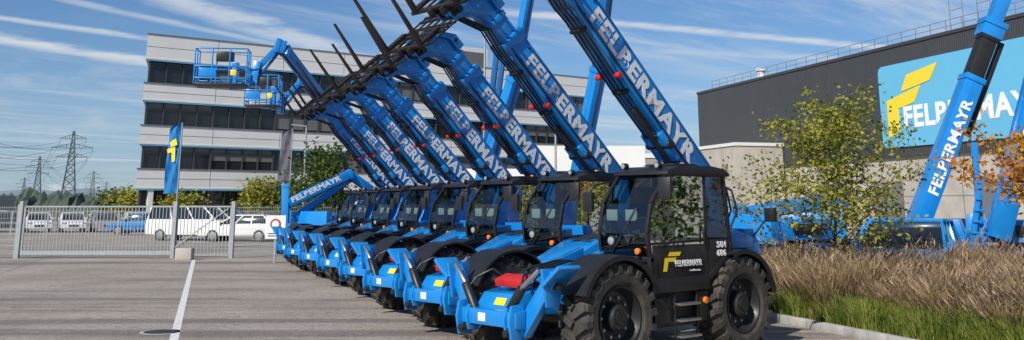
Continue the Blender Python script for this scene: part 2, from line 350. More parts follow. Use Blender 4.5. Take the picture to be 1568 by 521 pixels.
def build_tele():
    out=[]
    b=B()
    for x in(1.44,RX):
        for s in(1,-1):wheel_b(b,(x,1.0*s,.62),s)
    out.append(('wheels',b.mesh('wheels',smooth=28)))
    b=B()
    b.prism([(-2.0,.62),(1.9,.62),(2.05,.72),(2.08,.9),(1.6,1.10),(.6,1.22),(-1.0,1.2),(-2.0,1.0)],-.33,.33,'blue_paint')
    b.bx(-.35,.80,.35,1.05,.42,.86,'black_plastic');b.bx(-.35,.75,-1.02,-.35,.45,.86,'black_plastic')
    b.beam((1.44,-.85,.62),(1.44,.85,.62),.22,.26,'black_steel');b.beam((RX,-.85,.62),(RX,.85,.62),.22,.26,'black_steel')
    b.cyl((1.62,-.7,.62),(1.62,.7,.62),.05,'black_steel')
    b.prism([(-1.2,1.28),(-.4,.9),(.65,.9),(.80,1.05),(.76,1.18),(.1,1.45),(-1.15,1.58)],-1.14,-.42,'blue_paint')
    b.prism([(-.9,1.2),(-.3,1.0),(.3,1.0),(.3,1.2),(-.9,1.38)],-1.155,-1.142,'black_plastic')
    for k in range(5):b.beam((-.8+k*.22,-.75,1.57-.02*k),(-.7+k*.22,-.75,1.555-.02*k),.4,.02,'black_plastic')
    b.prism([(.80,.95),(1.05,1.14),(1.0,1.22),(.80,1.30)],.37,.98,'black_plastic')
    b.prism([(.6,1.15),(2.0,.86),(2.05,.94),(1.9,1.02),(.6,1.42)],.20,.335,'blue_paint')
    b.prism([(.6,1.15),(2.0,.86),(2.05,.94),(1.9,1.02),(.6,1.38)],-.34,-.24,'blue_paint')
    b.bx(.9,1.7,-.22,.18,1.05,1.15,'black_steel')
    for y in(-.12,0,.1):b.tube([(.8,y,1.2),(1.2,y,1.24),(1.7,y*1.3,1.16),(2.0,y*2,1.0)],.018,'black_plastic')
    for y0,y1 in((-.36,-.29),(.10,.17)):
        b.prism([(-2.0,.9),(-.9,1.0),(-1.35,1.7),(-1.62,2.36),(-1.8,2.50),(-2.02,2.46),(-2.12,2.1),(-2.05,1.4)],y0,y1,'blue_paint')
    b.cyl((-1.9,-.40,2.28),(-1.9,.20,2.28),.09,'black_steel')
    b.prism([(-1.95,.62),(-1.72,.62),(-1.70,1.25),(-1.62,1.62),(-1.85,1.62),(-2.02,1.3)],-.92,.86,'blue_paint')
    b.prism([(-1.70,1.36),(-.98,1.36),(-.98,1.52),(-1.3,1.62),(-1.70,1.5)],.25,.95,'blue_paint')
    b.cyl((-1.99,.72,1.2),(-2.02,.72,1.2),.06,'red',12)
    for z in(.30,.50,.70):
        b.bx(-.12,.32,1.0,1.2,z-.015,z+.015,'steel')
    b.beam((-.13,1.12,.28),(-.13,1.12,.85),.03,.03,'black_steel');b.beam((.33,1.12,.28),(.33,1.12,.85),.03,.03,'black_steel')
    b.bx(.4,.72,1.06,1.12,.48,.80,'black_plastic');b.bx(-.38,-.17,1.04,1.12,.46,.84,'black_plastic')
    b.cyl((-.30,1.12,.72),(-.30,1.16,.72),.045,'orange',12)
    b.cyl((-.55,-.9,1.45),(-.55,-.9,1.95),.05,'black_steel')
    b.cyl((-.3,-.1,1.18),(-.75,-.1,1.85),.085,'black_steel');b.cyl((-.75,-.1,1.85),(-1.0,-.1,2.3),.05,'steel')
    out.append(('chassis',b.mesh('chassis',bevel=.014)))
    b=B()
    for cx,a0,a1 in((1.44,22,150),(RX,70,172)):
        for s in(1,-1):
            pts=[];n=12
            for i in range(n+1):
                t=R(a0+(a1-a0)*i/n);pts.append((cx+.72*math.cos(t),.65+.71*math.sin(t)))
            inn=[(cx+(x-cx)*.955,.65+(z-.65)*.955) for x,z in pts]
            ya,yb=(.72,1.25) if s>0 else(-1.25,-.72)
            for i in range(n):
                b.prism([pts[i],pts[i+1],inn[i+1],inn[i]],ya,yb,'black_plastic')
                yy=(1.235,1.262) if s>0 else(-1.262,-1.235)
                o1,o2=pts[i],pts[i+1];i1=(cx+(o1[0]-cx)*.91,.65+(o1[1]-.65)*.91);i2=(cx+(o2[0]-cx)*.91,.65+(o2[1]-.65)*.91)
                b.prism([o1,o2,i2,i1],yy[0],yy[1],'black_plastic')
    out.append(('fenders',b.mesh('fenders',smooth=40)))
    b=B()
    b.prism([(2.0,.58),(2.38,.54),(2.44,.70),(2.3,.88),(2.0,.94)],-.36,.36,'blue_paint')
    b.prism([(2.40,.50),(2.56,.52),(2.56,.70),(2.40,.72)],-.54,.54,'blue_paint')
    for s in(1,-1):
        b.prism([(2.40,.36),(2.60,.38),(2.64,.60),(2.60,.78),(2.40,.80)],.50*s-.02,.50*s+.02,'blue_paint')
        b.prism([(2.40,.44),(2.56,.44),(2.60,.60),(2.56,.74),(2.40,.76)],.36*s-.018,.36*s+.018,'blue_paint')
        b.beam((2.34,.43*s,.46),(2.30,.96*s,1.16),.21,.12,'blue_paint',up=(0,1,.6*s),w2=.17,h2=.10)
        Rm=Matrix.Rotation(R(-52*s),3,'X')
        b.box((2.30,1.05*s,1.14),(.36,.045,.36),'blue_paint',Rm)
        b.prism([(2.12,1.22),(2.48,1.22),(2.40,.78),(2.20,.78)],.90*s-.018,.90*s+.018,'blue_paint')
        b.cyl((2.30,.95*s-.1,1.02),(2.30,.95*s+.1,1.02),.045,'black_steel')
        b.cyl((2.48,.30*s,.66),(2.46,.54*s,.98),.058,'black_plastic');b.cyl((2.46,.54*s,.98),(2.42,.80*s,1.20),.032,'steel')
        b.cyl((2.36,.43*s,.46),(2.64,.43*s,.46),.045,'black_steel')
        b.cyl((1.98,.30*s,.98),(2.16,.36*s,1.04),.045,'black_steel')
    b.box((2.16,0.06,1.03),(.22,.50,.09),'red',Matrix.Rotation(R(18),3,'Y'))
    b.box((2.385,.06,.79),(.10,.20,.012),'yellow',Matrix.Rotation(R(57),3,'Y'))
    b.bx(2.561,2.568,-.16,-.02,.56,.66,'white_dec')
    b.tube([(2.0,.2,1.0),(2.2,.3,1.14),(2.36,.44,1.06),(2.45,.52,.90)],.016,'black_plastic')
    b.tube([(2.0,-.2,1.0),(2.2,-.3,1.16),(2.36,-.44,1.06),(2.45,-.52,.90)],.016,'black_plastic')
    out.append(('front_outriggers',b.mesh('front_outriggers',bevel=.012)))
    b=B();K='black_plastic'
    yl,yr=1.15,.26
    b.bx(-.40,.78,yr,yl,.86,1.0,K)
    fr=[(.78,1.28),(.83,1.60),(.74,1.98),(.40,2.37)]
    for y in(yl-.03,yr+.03):
        for a,c in zip(fr[:-1],fr[1:]):b.beam((a[0],y,a[1]),(c[0],y,c[1]),.045,.055,K,up=(1,0,0))
        b.beam((.77,y,.98),(.78,y,1.30),.06,.07,K,up=(1,0,0))
        b.beam((-.36,y,1.0),(-.36,y,2.38),.045,.06,K,up=(1,0,0))
        b.beam((-.92,y,1.32),(-.80,y,2.38),.045,.06,K,up=(1,0,0))
        b.beam((.42,y,2.37),(-.8,y,2.37),.05,.06,K)
        b.beam((.78,y,1.0),(-.40,y,1.0),.055,.08,K)
        b.beam((-.40,y,1.0),(-.92,y,1.36),.055,.08,K)
    b.beam((.80,yl-.01,1.47),(-.36,yl-.01,1.50),.03,.035,K)
    b.prism([(-.36,1.02),(-.42,1.02),(-.90,1.36),(-.90,1.50),(-.36,1.50)],yl-.035,yl-.01,K)
    b.beam((-.28,yl+.02,1.66),(-.28,yl+.02,1.46),.02,.03,'black_steel')
    b.beam((.77,yr,1.28),(.77,yl,1.28),.07,.07,K);b.bx(.68,.76,yr,yl,.98,1.26,K)
    b.bx(-.93,-.88,yr,yl,1.32,1.46,K)
    b.bx(-.4,.72,yr-.015,yr+.01,.98,1.3,K)
    b.prism([(.47,2.36),(.44,2.41),(.22,2.475),(-.5,2.485),(-.80,2.45),(-.90,2.38),(-.88,2.35),(.40,2.35)],yr-.03,yl+.03,K)
    b.prism([(.1,2.49),(.0,2.52),(-.4,2.52),(-.5,2.49)],yr+.18,yl-.18,K)
    b.bx(-.75,-.30,.48,.95,1.05,1.40,'seat');b.box((-.58,.71,1.72),(.15,.50,.70),'seat',Matrix.Rotation(R(-10),3,'Y'));b.box((-.64,.71,2.14),(.10,.26,.18),'seat')
    b.bx(-.50,-.15,.40,.46,1.55,1.62,'seat');b.bx(-.50,-.15,.96,1.02,1.55,1.62,'seat')
    b.bx(.46,.70,.35,1.05,1.0,1.46,'seat')
    b.beam((.55,.45,1.45),(.55,.95,1.45),.22,.14,'seat')
    b.cyl((.50,.7,1.40),(.32,.7,1.64),.03,'seat')
    for i in range(14):
        t0=2*math.pi*i/14;t1=2*math.pi*(i+1)/14
        f=lambda t:(.28+.20*math.cos(t)*.78,.7+.20*math.sin(t),1.68+.20*math.cos(t)*.55)
        b.cyl(f(t0),f(t1),.017,'seat',5)
    b.bx(-.5,.2,.30,.42,1.0,1.5,'seat');b.tube([(.1,.40,1.5),(.15,.42,1.7)],.02,'seat')
    b.bx(.35,.38,.35,.55,1.75,1.9,'white_dec')
    b.tube([(.52,yl,2.28),(.66,yl+.14,2.30),(.66,yl+.15,2.2)],.012,K);b.box((.66,yl+.15,2.17),(.06,.17,.28),K,Matrix.Rotation(R(15),3,'Z'))
    b.tube([(.52,yr,2.28),(.85,yr-.05,2.22),(.92,yr-.10,2.1)],.012,K);b.box((.90,yr-.10,2.0),(.06,.16,.26),K)
    b.tube([(-1.85,.85,1.5),(-1.9,1.05,1.75),(-1.9,1.12,1.8)],.014,K);b.box((-1.9,1.14,1.82),(.09,.16,.20),K)
    b.cyl((.82,.54,1.50),(.88,.54,1.50),.07,K,18);b.cyl((.88,.54,1.50),(.89,.54,1.50),.052,'lamp',18)
    b.cyl((.86,1.0,1.38),(.90,1.0,1.38),.04,'orange',12)
    b.beam((.83,.5,1.34),(.86,.72,1.60),.015,.02,K);b.beam((.865,.60,1.43),(.80,.92,1.92),.012,.03,K)
    for y in(.4,1.0):
        b.cyl((.38,y,2.48),(.46,y,2.48),.045,K);b.cyl((.46,y,2.48),(.467,y,2.48),.034,'lamp')
    b.cyl((-.7,.5,2.46),(-.7,.5,2.56),.045,'orange',12,.035)
    out.append(('cab',b.mesh('cab',bevel=.008)))
    b=B();G='cab_glass'
    for a,c in zip(fr[:-1],fr[1:]):b.raw([(a[0]+.02,yr+.03,a[1]),(a[0]+.02,yl-.03,a[1]),(c[0]+.02,yl-.03,c[1]),(c[0]+.02,yr+.03,c[1])],[(0,1,2,3)],G)
    for y in(yl-.015,yr+.015):
        ring=[(p_[0]-.01,y,p_[1]) for p_ in fr]+[(-.35,y,2.36),(-.35,y,1.3)];b.raw(ring,[tuple(range(6))],G)
        b.raw([(-.37,y,1.48),(-.89,y,1.48),(-.80,y,2.36),(-.37,y,2.36)],[(0,1,2,3)],G)
    b.raw([(-.91,yr+.03,1.44),(-.91,yl-.03,1.44),(-.82,yl-.03,2.36),(-.82,yr+.03,2.36)],[(0,1,2,3)],G)
    out.append(('cab_glass',b.mesh('cab_glass',smooth=40,recalc=False)))
    b=B();b.bx(-.33,.75,yl-.025,yl-.012,1.04,1.45,'win_glass')
    y=yl-.008
    b.raw([(.56,y,1.12),(.48,y,1.12),(.45,y,1.24),(.32,y,1.24),(.28,y,1.29),(.52,y,1.29)],[(0,1,2,3,4,5)],'yellow')
    b.raw([(.46,y,1.31),(.22,y,1.31),(.18,y,1.36),(.42,y,1.36)],[(0,1,2,3)],'yellow')
    out.append(('door_panel',b.mesh('door_panel',smooth=0,recalc=False)))
    return out
TELE=build_tele()
BOOMS={4.0:build_boom(4.0),3.4:build_boom(3.4),3.75:build_boom(3.75)}
FW=R(221.3)
ox,oy=1.61,14.0
jit=[43.0,42,42.5,43.2,41.8,43.3,42.2,43.6]
lens=[4.0,3.75,3.4,3.4,3.4,3.4,3.4,3.4]
for i in range(8):
    e=empty('telehandler',(ox-1.02*i+random.uniform(-.05,.05)*(i>0),oy+2.87*i+random.uniform(-.06,.06)*(i>0),0),(0,0,FW+R(random.uniform(-1,1))*(i>0)))
    bp_=empty('boom_pivot',PIV,(0,-R(jit[i]),0));bp_.parent=e
    for nm,me in TELE: obj(nm,me,e)
    bm_,cm_=BOOMS[lens[i]];obj('boom',bm_,bp_);obj('fork_carriage',cm_,bp_)
    Lt=lens[i]*.735
    put_text('FELBERMAYR','white_dec',bp_,(lens[i]-.50,.187,-.135),(-1,0,0),(0,1,0),Lt,.285)
    put_text('FELBERMAYR','white_dec',bp_,(.5,-.187,-.135),(1,0,0),(0,-1,0),Lt,.285)
    put_text('FELBERMAYR','white_dec',e,(.32,1.148,1.175),(-1,0,0),(0,1,0),.56,.08)
    put_text('501','white_dec',e,(-.58,1.148,1.39),(-1,0,0),(0,1,0),.20,.085)
    put_text('686','white_dec',e,(-.58,1.148,1.28),(-1,0,0),(0,1,0),.20,.085)
    put_text('www.felbermayr.cc','white_dec',e,(.02,1.148,1.10),(-1,0,0),(0,1,0),.22,.03)
# ------------------------------------------------------------ boom lifts
def basket(b,c,ang_,L_=1.8,W_=.8,mat='blue_paint'):
    ca,sa=math.cos(ang_),math.sin(ang_)
    P=lambda x,y,z:V((c[0]+x*ca-y*sa,c[1]+x*sa+y*ca,c[2]+z))
    hx,hy=L_/2,W_/2
    b.loft([P(-hx,-hy,-.05),P(hx,-hy,-.05),P(hx,hy,-.05),P(-hx,hy,-.05)],[P(-hx,-hy,.03),P(hx,-hy,.03),P(hx,hy,.03),P(-hx,hy,.03)],'black_steel')
    for z in(.18,.55,1.1):
        q=[P(-hx,-hy,z),P(hx,-hy,z),P(hx,hy,z),P(-hx,hy,z)]
        for i in range(4):b.cyl(q[i],q[(i+1)%4],.024,mat,8)
    for x in(-hx,-hx/3,hx/3,hx):
        for y in(-hy,hy):b.cyl(P(x,y,0),P(x,y,1.1),.024,mat,8)
    for x in(-hx,hx):b.cyl(P(x,0,0),P(x,0,1.1),.024,mat,8)
    q=P(0,hy*.8,.95);b.box(q,(.5,.25,.3),'black_plastic',Matrix.Rotation(ang_,3,'Z'))
    q=P(-hx*.5,-hy-.02,.35);b.box(q,(.5,.02,.28),mat,Matrix.Rotation(ang_,3,'Z'))
    q=P(hx*.5,-hy-.02,.35);b.box(q,(.18,.02,.18),'yellow',Matrix.Rotation(ang_,3,'Z'))
def boom_lift(base,rot,path,bask=None,bang=0,chassis=True,txt=None,bl=1.8):
    e=empty('boom_lift',(base[0],base[1],0))
    b=B()
    off=V((base[0],base[1],0))
    if chassis:
        Rz=Matrix.Rotation(rot,3,'Z')
        b.box((0,0,.75),(2.3,1.3,.5),'blue_paint',Rz)
        for (x0,x1,y0,y1,z0,z1,tx,mt) in((-1.5,1.1,-.95,-.35,1.12,1.62,.12,'blue_paint'),(-1.5,1.1,.35,.95,1.12,1.62,.12,'blue_paint'),(-1.9,-1.45,-1.0,1.0,1.05,1.75,.06,'blue_paint'),(-1.4,1.3,-.34,.34,1.12,1.4,.05,'blue_dark')):
            ra=[Rz@V(q) for q in((x0,y0,z0),(x1,y0,z0),(x1,y1,z0),(x0,y1,z0))];rb=[Rz@V(q) for q in((x0+tx,y0+.05,z1),(x1-tx*2,y0+.05,z1),(x1-tx*2,y1-.05,z1),(x0+tx,y1-.05,z1))]
            b.loft(ra,rb,mt)
        for sy in(-1,1):
            b.box(Rz@V((-.2,.965*sy,1.38)),(1.4,.02,.26),'black_plastic',Rz);b.box(Rz@V((-.9,.98*sy,1.5)),(.3,.02,.1),'yellow',Rz)
        b.cyl((0,0,.95),(0,0,1.12),.6,'black_steel',24)
        for x in(-1.2,1.2):
            for y in(-1,1):
                q=Rz@V((x,y*.95,.48));d=Rz@V((0,.18*y,0));b.cyl(q-d,q+d,.48,'rubber',24);b.cyl(q+d,q+d*1.08,.24,'blue_paint',18)
    for (p0,p1,w_,h_,mt) in path:
        b.beam(V(p0)-off,V(p1)-off,w_,h_,mt)
    for (p0,p1,w_,h_,mt) in path:
        if w_<.2:continue
        d=(V(p1)-V(p0)).normalized()
        b.beam(V(p1)-off-d*.14,V(p1)-off+d*.01,w_*1.12,h_*1.12,mt)
        u=V((0,0,1))-d*d.z;u=u.normalized() if u.length>.1 else V((1,0,0))
        b.tube([V(p0)-off-u*(h_/2+.03),V(p1)-off-u*(h_/2+.03)],.025,'black_plastic')
    if bask is not None:basket(b,V(bask)-off,bang,bl)
    obj('lift_body',b.mesh('lift_body',bevel=.01),e)
    if txt:
        org,xd,nd,ln,h=txt;put_text('FELBERMAYR','white_dec',e,V(org)-off,xd,nd,ln,h)
    return e
BP='blue_paint'
def lift_left(el,base,bk,bang,bl):
    el=V(el);ba=V(base)
    jb=el+V((-.75,-.3,-.65))
    boom_lift((ba.x+.6,ba.y+.5),R(100),[
        (ba,ba.lerp(el,.52),.36,.42,BP),(ba.lerp(el,.5),el,.27,.32,BP),
        (el+V((.02,.02,.05)),el+V((-.28,-.1,.12)),.30,.42,BP),
        (el+V((-.15,-.05,.12)),jb,.18,.20,BP),(el+V((-.2,-.05,-.15)),jb+V((.1,0,-.22)),.08,.09,'blue_dark'),
        (jb+V((0,0,.2)),jb+V((-.1,-.05,-.55)),.22,.22,BP),
        (jb+V((-.1,-.05,-.5)),V(bk)+V((.5,.2,.05)),.14,.16,BP),(V(bk)+V((.3,.35,-.1)),V(bk)+V((.3,.35,.75)),.24,.16,BP)],bk,bang,True,None,bl)
lift_left((-7.45,31.0,6.95),(-4.6,39.5,2.2),(-9.0,29.6,5.60),R(8),1.55)
lift_left((-7.9,36.6,6.55),(-5.0,44.0,2.2),(-9.2,35.4,5.55),R(5),1.2)
boom_lift((-6.8,38.6),R(60),[((-8.45,36.9,2.05),(-6.3,38.2,3.2),.30,.32,BP),((-6.2,38.4,3.15),(-8.3,37.2,1.5),.24,.24,BP),((-8.5,36.9,1.3),(-8.55,36.9,2.75),.28,.26,BP),((-6.3,38.2,3.1),(-4.6,40,1.8),.24,.28,BP)],
    txt=((-8.25,36.84,2.06),(2.15,1.3,1.15),(.52,-.86,0),2.1,.20))
boom_lift((1.3,32.5),R(20),[((1.9,31.5,1.8),(2.75,30.1,6.2),.38,.42,BP),((2.7,30.2,6.0),(3.15,29.6,9.6),.28,.32,'blue_dark'),
   ((3.1,29.6,8.95),(4.9,29.2,8.75),.16,.16,'blue_dark'),((4.9,29.2,8.9),(5.2,29.2,8.4),.2,.2,BP)],(4.3,29.3,8.75),0)
boom_lift((-1.6,33.5),R(10),[((-1.3,33.0,1.8),(.1,31.0,6.0),.38,.42,BP),((.05,31.05,5.9),(.75,30.0,9.8),.28,.32,BP),((.2,31.2,6.2),(.9,30.3,9.8),.10,.10,'blue_dark')],None)
boom_lift((-1.0,36),R(10),[((-1.2,35,1.8),(-.45,34,8.2),.20,.22,'blue_dark'),((-1.0,35,1.8),(-.2,34,8.2),.2,.22,'blue_dark')],None)
P0=V((9.95,24.5,1.2));P1=V((12.8,24.5,7.2));D=(P1-P0).normalized()
boom_lift((10.6,26.4),R(150),[(P0,P0+D*4.4,.46,.46,BP),(P0+D*4.2,P0+D*5.6,.38,.40,'black_steel'),(P0+D*5.55,P0+D*6.0,.46,.54,BP),(P0+D*5.9,P0+D*7.9,.32,.34,BP),
   (P0+D*2.9+V((.36,0,-.1)),P0+D*5.5+V((.36,0,-.1)),.1,.14,'black_steel'),(V((10.4,26.2,1.3)),P0+V((.0,.1,.2)),.4,.4,BP)],None,txt=(P0+D*1.15+V((0,-.242,0))+V((.12,0,-.06)),D,(0,-1,0),2.6,.27))
Q0=V((11.1,22.6,1.2));Q1=V((13.0,22.6,6.4));D2=(Q1-Q0).normalized()
boom_lift((12.3,23.6),R(170),[(Q0,Q0+D2*4.4,.42,.44,BP),(Q0+V((-.35,0,.1)),Q0+V((-.30,0,2.2)),.12,.12,BP),(Q0+V((-.8,-.1,-.9)),Q0+V((-.3,-.1,1.3)),.1,.1,BP)]+[(Q0+V((-.82+.06*k,-.16,-.6+.25*k)),Q0+V((-.30,-.16,-.6+.25*k)),.05,.05,BP) for k in range(8)],None,
   txt=(Q0+D2*1.9+V((0,-.225,0))+V((.11,0,-.05)),D2,(0,-1,0),2.3,.25))
boom_lift((7.0,25.5),R(40),[((5.9,25.3,1.75),(8.3,25.9,2.1),.30,.32,BP),((5.8,25.2,1.3),(5.85,25.2,2.0),.26,.26,BP)],(4.9,25.1,1.0),R(20),True,None,1.2)
boom_lift((9.0,29.5),R(70),[((7.6,29.3,1.7),(10.2,29.9,2.0),.30,.32,BP)],None)
# ------------------------------------------------------------ cars
def car(name,loc,rot,mat,kind='car'):
    e=empty(name,(loc[0],loc[1],0),(0,0,rot));b=B()
    if kind=='car':
        body=[(-2.15,.35),(-2.2,.65),(-2.15,.95),(-1.3,1.0),(.95,.93),(1.9,.78),(2.2,.6),(2.2,.32)]
        gb=[(-1.95,.95),(1.1,.93)];gt=[(-1.5,1.42),(.25,1.42)];hw=.88
    elif kind=='van':
        body=[(-2.5,.35),(-2.55,.8),(-2.5,1.2),(1.75,1.2),(2.35,.98),(2.5,.7),(2.5,.32)]
        gb=[(-2.46,1.2),(1.8,1.2)];gt=[(-2.35,1.9),(.95,1.9)];hw=.95
    elif kind=='pickup':
        body=[(-2.5,.40),(-2.55,.8),(-2.5,1.08),(1.2,1.08),(2.2,.98),(2.45,.75),(2.45,.38)]
        gb=[(-1.1,1.06),(1.4,1.06)];gt=[(-.9,1.62),(.5,1.62)];hw=.92
    b.prism(body,-hw,hw,mat)
    (x0,z0),(x1,_)=gb;(x2,z2),(x3,_)=gt
    ra=[(x0,-hw+.05,z0-.02),(x1,-hw+.05,z0-.02),(x1,hw-.05,z0-.02),(x0,hw-.05,z0-.02)];rb=[(x2,-hw+.2,z2),(x3,-hw+.2,z2),(x3,hw-.2,z2),(x2,hw-.2,z2)]
    b.loft(ra,rb,'win_glass')
    b.bx(x2-.03,x3+.03,-hw+.17,hw-.17,z2-.02,z2+.05,mat)
    for s in(0,3):
        for t in(0,.36,.68,1):
            pa=V(ra[0 if s==0 else 3]).lerp(V(ra[1 if s==0 else 2]),t);pb=V(rb[0 if s==0 else 3]).lerp(V(rb[1 if s==0 else 2]),t)
            b.beam(pa,pb,.07,.05,mat,up=(0,1,0))
    wx=1.35 if kind=='car' else 1.6
    for x in(-wx,wx):
        for s in(-1,1):
            b.cyl((x,s*(hw-.22),.32),(x,s*(hw+.012),.32),.33,'rubber',20);b.cyl((x,s*(hw+.013),.32),(x,s*(hw+.02),.32),.21,'steel',14)
    fx=body[-1][0]
    b.bx(fx-.05,fx+.02,-.3,.3,.42,.58,'black_plastic')
    for s in(-1,1):
        b.box((x1-.15,s*(hw+.06),z0+.08),(.12,.16,.12),mat)
        b.box((fx-.12,s*(hw-.2),.68),(.22,.28,.13),'lamp');b.box((body[1][0]+.02,s*(hw-.12),.85),(.1,.16,.25),'red')
    obj('car_body',b.mesh('car_body',bevel=.05,seg=3,smooth=40),e)
for i,(mt,x) in enumerate((('car_white',-36.0),('car_white',-33.6),('car_silver',-31.2),('car_white',-28.8),('car_dark',-38.8),('car_silver',-41.5),('car_white',-26.2))):
    car('parked_car',(x,74.5+i*.3+random.uniform(-.3,.3)),R(-62),mt)
for i,x in enumerate((-52,-49.4,-46.8,-43.5,-40,-37,-24)):
    car('parked_car',(x-6,100+i*.5),R(-70),random.choice(['car_white','car_silver','car_dark','car_red']))
car('parked_van',(-18.4,57),R(-12),'car_white','van');car('parked_car',(-15.2,55.5),R(172),'car_white')
car('parked_van',(-19.8,66),R(15),'car_blue','van');car('parked_car',(-11.6,62),R(190),'car_dark');car('parked_car',(-25.5,68),R(180),'car_blue')
car('parked_pickup',(9.05,22.3),R(238),'car_blue','pickup')
# ------------------------------------------------------------ gate + fence
def panel(b,x0,x1,y,z0,z1,step,r=.012,frame=.035,mat='galv'):
    for z in(z0,z1):b.beam((x0,y,z),(x1,y,z),frame*1.6,frame*1.6,mat)
    for x in(x0,x1):b.beam((x,y,z0),(x,y,z1),frame*1.6,frame*1.6,mat)
    n=int((x1-x0)/step)
    for i in range(1,n):
        x=x0+(x1-x0)*i/n;b.beam((x,y,z0),(x,y,z1),r*2,r*2,mat)
YF=37.7
e=empty('sliding_gate',(0,0,0));b=B()
panel(b,-18.7,-13.0,YF,.12,1.92,.13);b.beam((-18.7,YF,.20),(-13,YF,.20),.1,.16,'galv')
panel(b,-12.85,-10.8,YF+.05,.12,1.92,.13)
for x in(-18.85,-12.93,-10.7):
    b.bx(x-.07,x+.07,YF-.07,YF+.07,0,2.12,'galv')
b.beam((-13,YF-.02,.3),(-10.9,YF-.02,1.85),.04,.04,'galv')
obj('gate_frame',b.mesh('gate_frame',smooth=0),e)
e=empty('mesh_fence',(0,0,0));b=B()
for a,c in((-10.6,-8.1),(-8.1,-5.6),(-26,-23.5),(-23.5,-21),(-21,-18.95)):
    b.bx(c-.03,c+.03,YF-.03,YF+.03,0,2.0,'galv')
    n=int((c-a)/.07)
    for i in range(n):
        x=a+(c-a)*i/n;b.beam((x,YF,.05),(x,YF,1.95),.007,.007,'galv')
    for k in range(10):b.beam((a,YF,.08+.2*k),(c,YF,.08+.2*k),.01,.01,'galv')
obj('fence_mesh',b.mesh('fence_mesh',smooth=0),e)
b=B();b.bx(-12.4,-11.8,36.4,36.8,0,.42,'concrete');obj('concrete_block',b.mesh('cb',bevel=.02))
e=empty('boundary_fence',(0,0,0));b=B()
for i in range(26):
    x=-60+i*2.4;b.bx(x-.03,x+.03,66,66.06,0,1.6,'galv')
for z in(.1,.85,1.6):b.beam((-60,66.03,z),(2,66.03,z),.03,.03,'galv')
for i in range(300):
    x=-60+i*.207;b.beam((x,66.03,.1),(x,66.03,1.6),.012,.012,'galv')
obj('fence_bars',b.mesh('fence_bars',smooth=0),e)
e=empty('notice_sign',(-8.3,34.6,0));b=B();b.bx(-.03,.03,-.03,.03,0,1.5,'galv');b.bx(-.35,.35,-.06,-.035,.82,1.62,'white_dec');b.cyl((-.0,-.062,1.32),(0,-.072,1.32),.19,'red',20);b.cyl((0,-.072,1.32),(0,-.078,1.32),.125,'white_dec',20)
for z in(1.0,.92):b.bx(-.25,.25,-.07,-.061,z-.015,z+.015,'black_plastic')
obj('sign_plate',b.mesh('sign_plate'),e)
def flag(loc,h,w_,mt,z0,lean=0,name='flag_pole'):
    e=empty(name,(loc[0],loc[1],0));b=B();b.cyl((0,0,0),(0,0,h),.035,'galv',10)
    n=24;vs=[];fs=[]
    for i in range(n+1):
        t=i/n;z=z0+(h-.05-z0)*t;wd=w_*(1-.15*t) if t<.92 else w_*.8*(1-((t-.92)/.08)**2*.7)
        for k in range(6):
            vs.append((-.04-wd*k/5,.07*math.sin(k*1.6+i*.35),z))
    for i in range(n):
        for k in range(5):a=i*6+k;fs.append((a,a+1,a+7,a+6))
    b.raw(vs,fs,mt)
    if mt=='sign_flag':
        f=lambda u,z:(-.04-u*w_,-.09,z)
        zc=(z0+h)/2+.6
        b.raw([f(.15,zc),f(.6,zc-.12),f(.75,zc+.1),f(.3,zc+.3)],[(0,1,2,3)],'sign_yellow')
        b.raw([f(.25,zc-.75),f(.5,zc-.8),f(.55,zc-.35),f(.85,zc-.4),f(.9,zc-.2),f(.3,zc-.1)],[(0,1,2,3,4,5)],'sign_yellow')
    obj('flag',b.mesh('flag',smooth=50),e)
flag((-15.4,45),5.75,.62,'sign_flag',2.5);flag((-13.2,58),6.5,.7,'flag_grey',3.4)
def lamp(loc,h):
    e=empty('street_lamp',(loc[0],loc[1],0));b=B();b.cyl((0,0,0),(0,0,h),.09,'galv',12,.05);b.beam((0,0,h),(-.9,-.2,h+.08),.16,.07,'galv');obj('lamp_post',b.mesh('lamp_post'),e)
lamp((-1.35,47),10.8);lamp((-12.8,60),6.8);lamp((2.7,60),8)
# ------------------------------------------------------------ office building
e=empty('office_building',(-29.3,76,0),(0,0,math.atan2(.589,.808)))
LB=46.6;DB=16;b=B()
def fp(o,):
    return [(-o,-o),(LB+o,-o),(LB+o,DB+o),(5.2-o,DB+o)]
b.plan([(.4,.35),(LB-.3,.35),(LB-.3,DB-.3),(5.6,DB-.3)],0,15.2,'win_glass')
bands=[(13.45,15.55),(10.15,11.6),(6.7,8.24),(3.25,4.84)]
for z0,z1 in bands:
    b.plan(fp(0),z0,z1,'facade_white')
    b.plan(fp(.04),z0+.02,z0+.14,'facade_white')
    b.bx(.15,LB-.05,-.02,.1,z0-.10,z0-.005,'cyan_strip')
    b.plan(fp(.05),z1-.08,z1+.02,'facade_dark')
    b.bx(0,LB,-.012,-.001,(z0+z1)/2-.015,(z0+z1)/2+.015,'facade_dark')
    for k in range(1,8):b.bx(k*5.8-.012,k*5.8+.012,-.012,-.001,z0+.15,z1-.1,'facade_dark')
wins=[(11.6,13.45),(8.24,10.15),(4.84,6.7),(0,3.25)]
for wi,(z0,z1) in enumerate(wins):
    n=34
    for i in range(n+1):
        x=.4+(LB-.7)*i/n
        big=(i%4==0)
        b.bx(x-(.07 if big else .035),x+(.07 if big else .035),.18,.36,z0,z1,'win_frame')
        if i<n and wi<3:
            x2=x+(LB-.7)/n
            grp=random.Random(wi*100+i//4).random()
            if grp<.45:
                hgt=random.Random(wi*37+i//4).choice([.35,.9,.95,.6])*(z1-z0)
                b.bx(x+.05,x2-.05,.30,.34,z1-hgt,z1-.02,'blind')
    b.bx(.4,LB-.3,.2,.36,(z0+z1)/2+.35,(z0+z1)/2+.40,'win_frame')
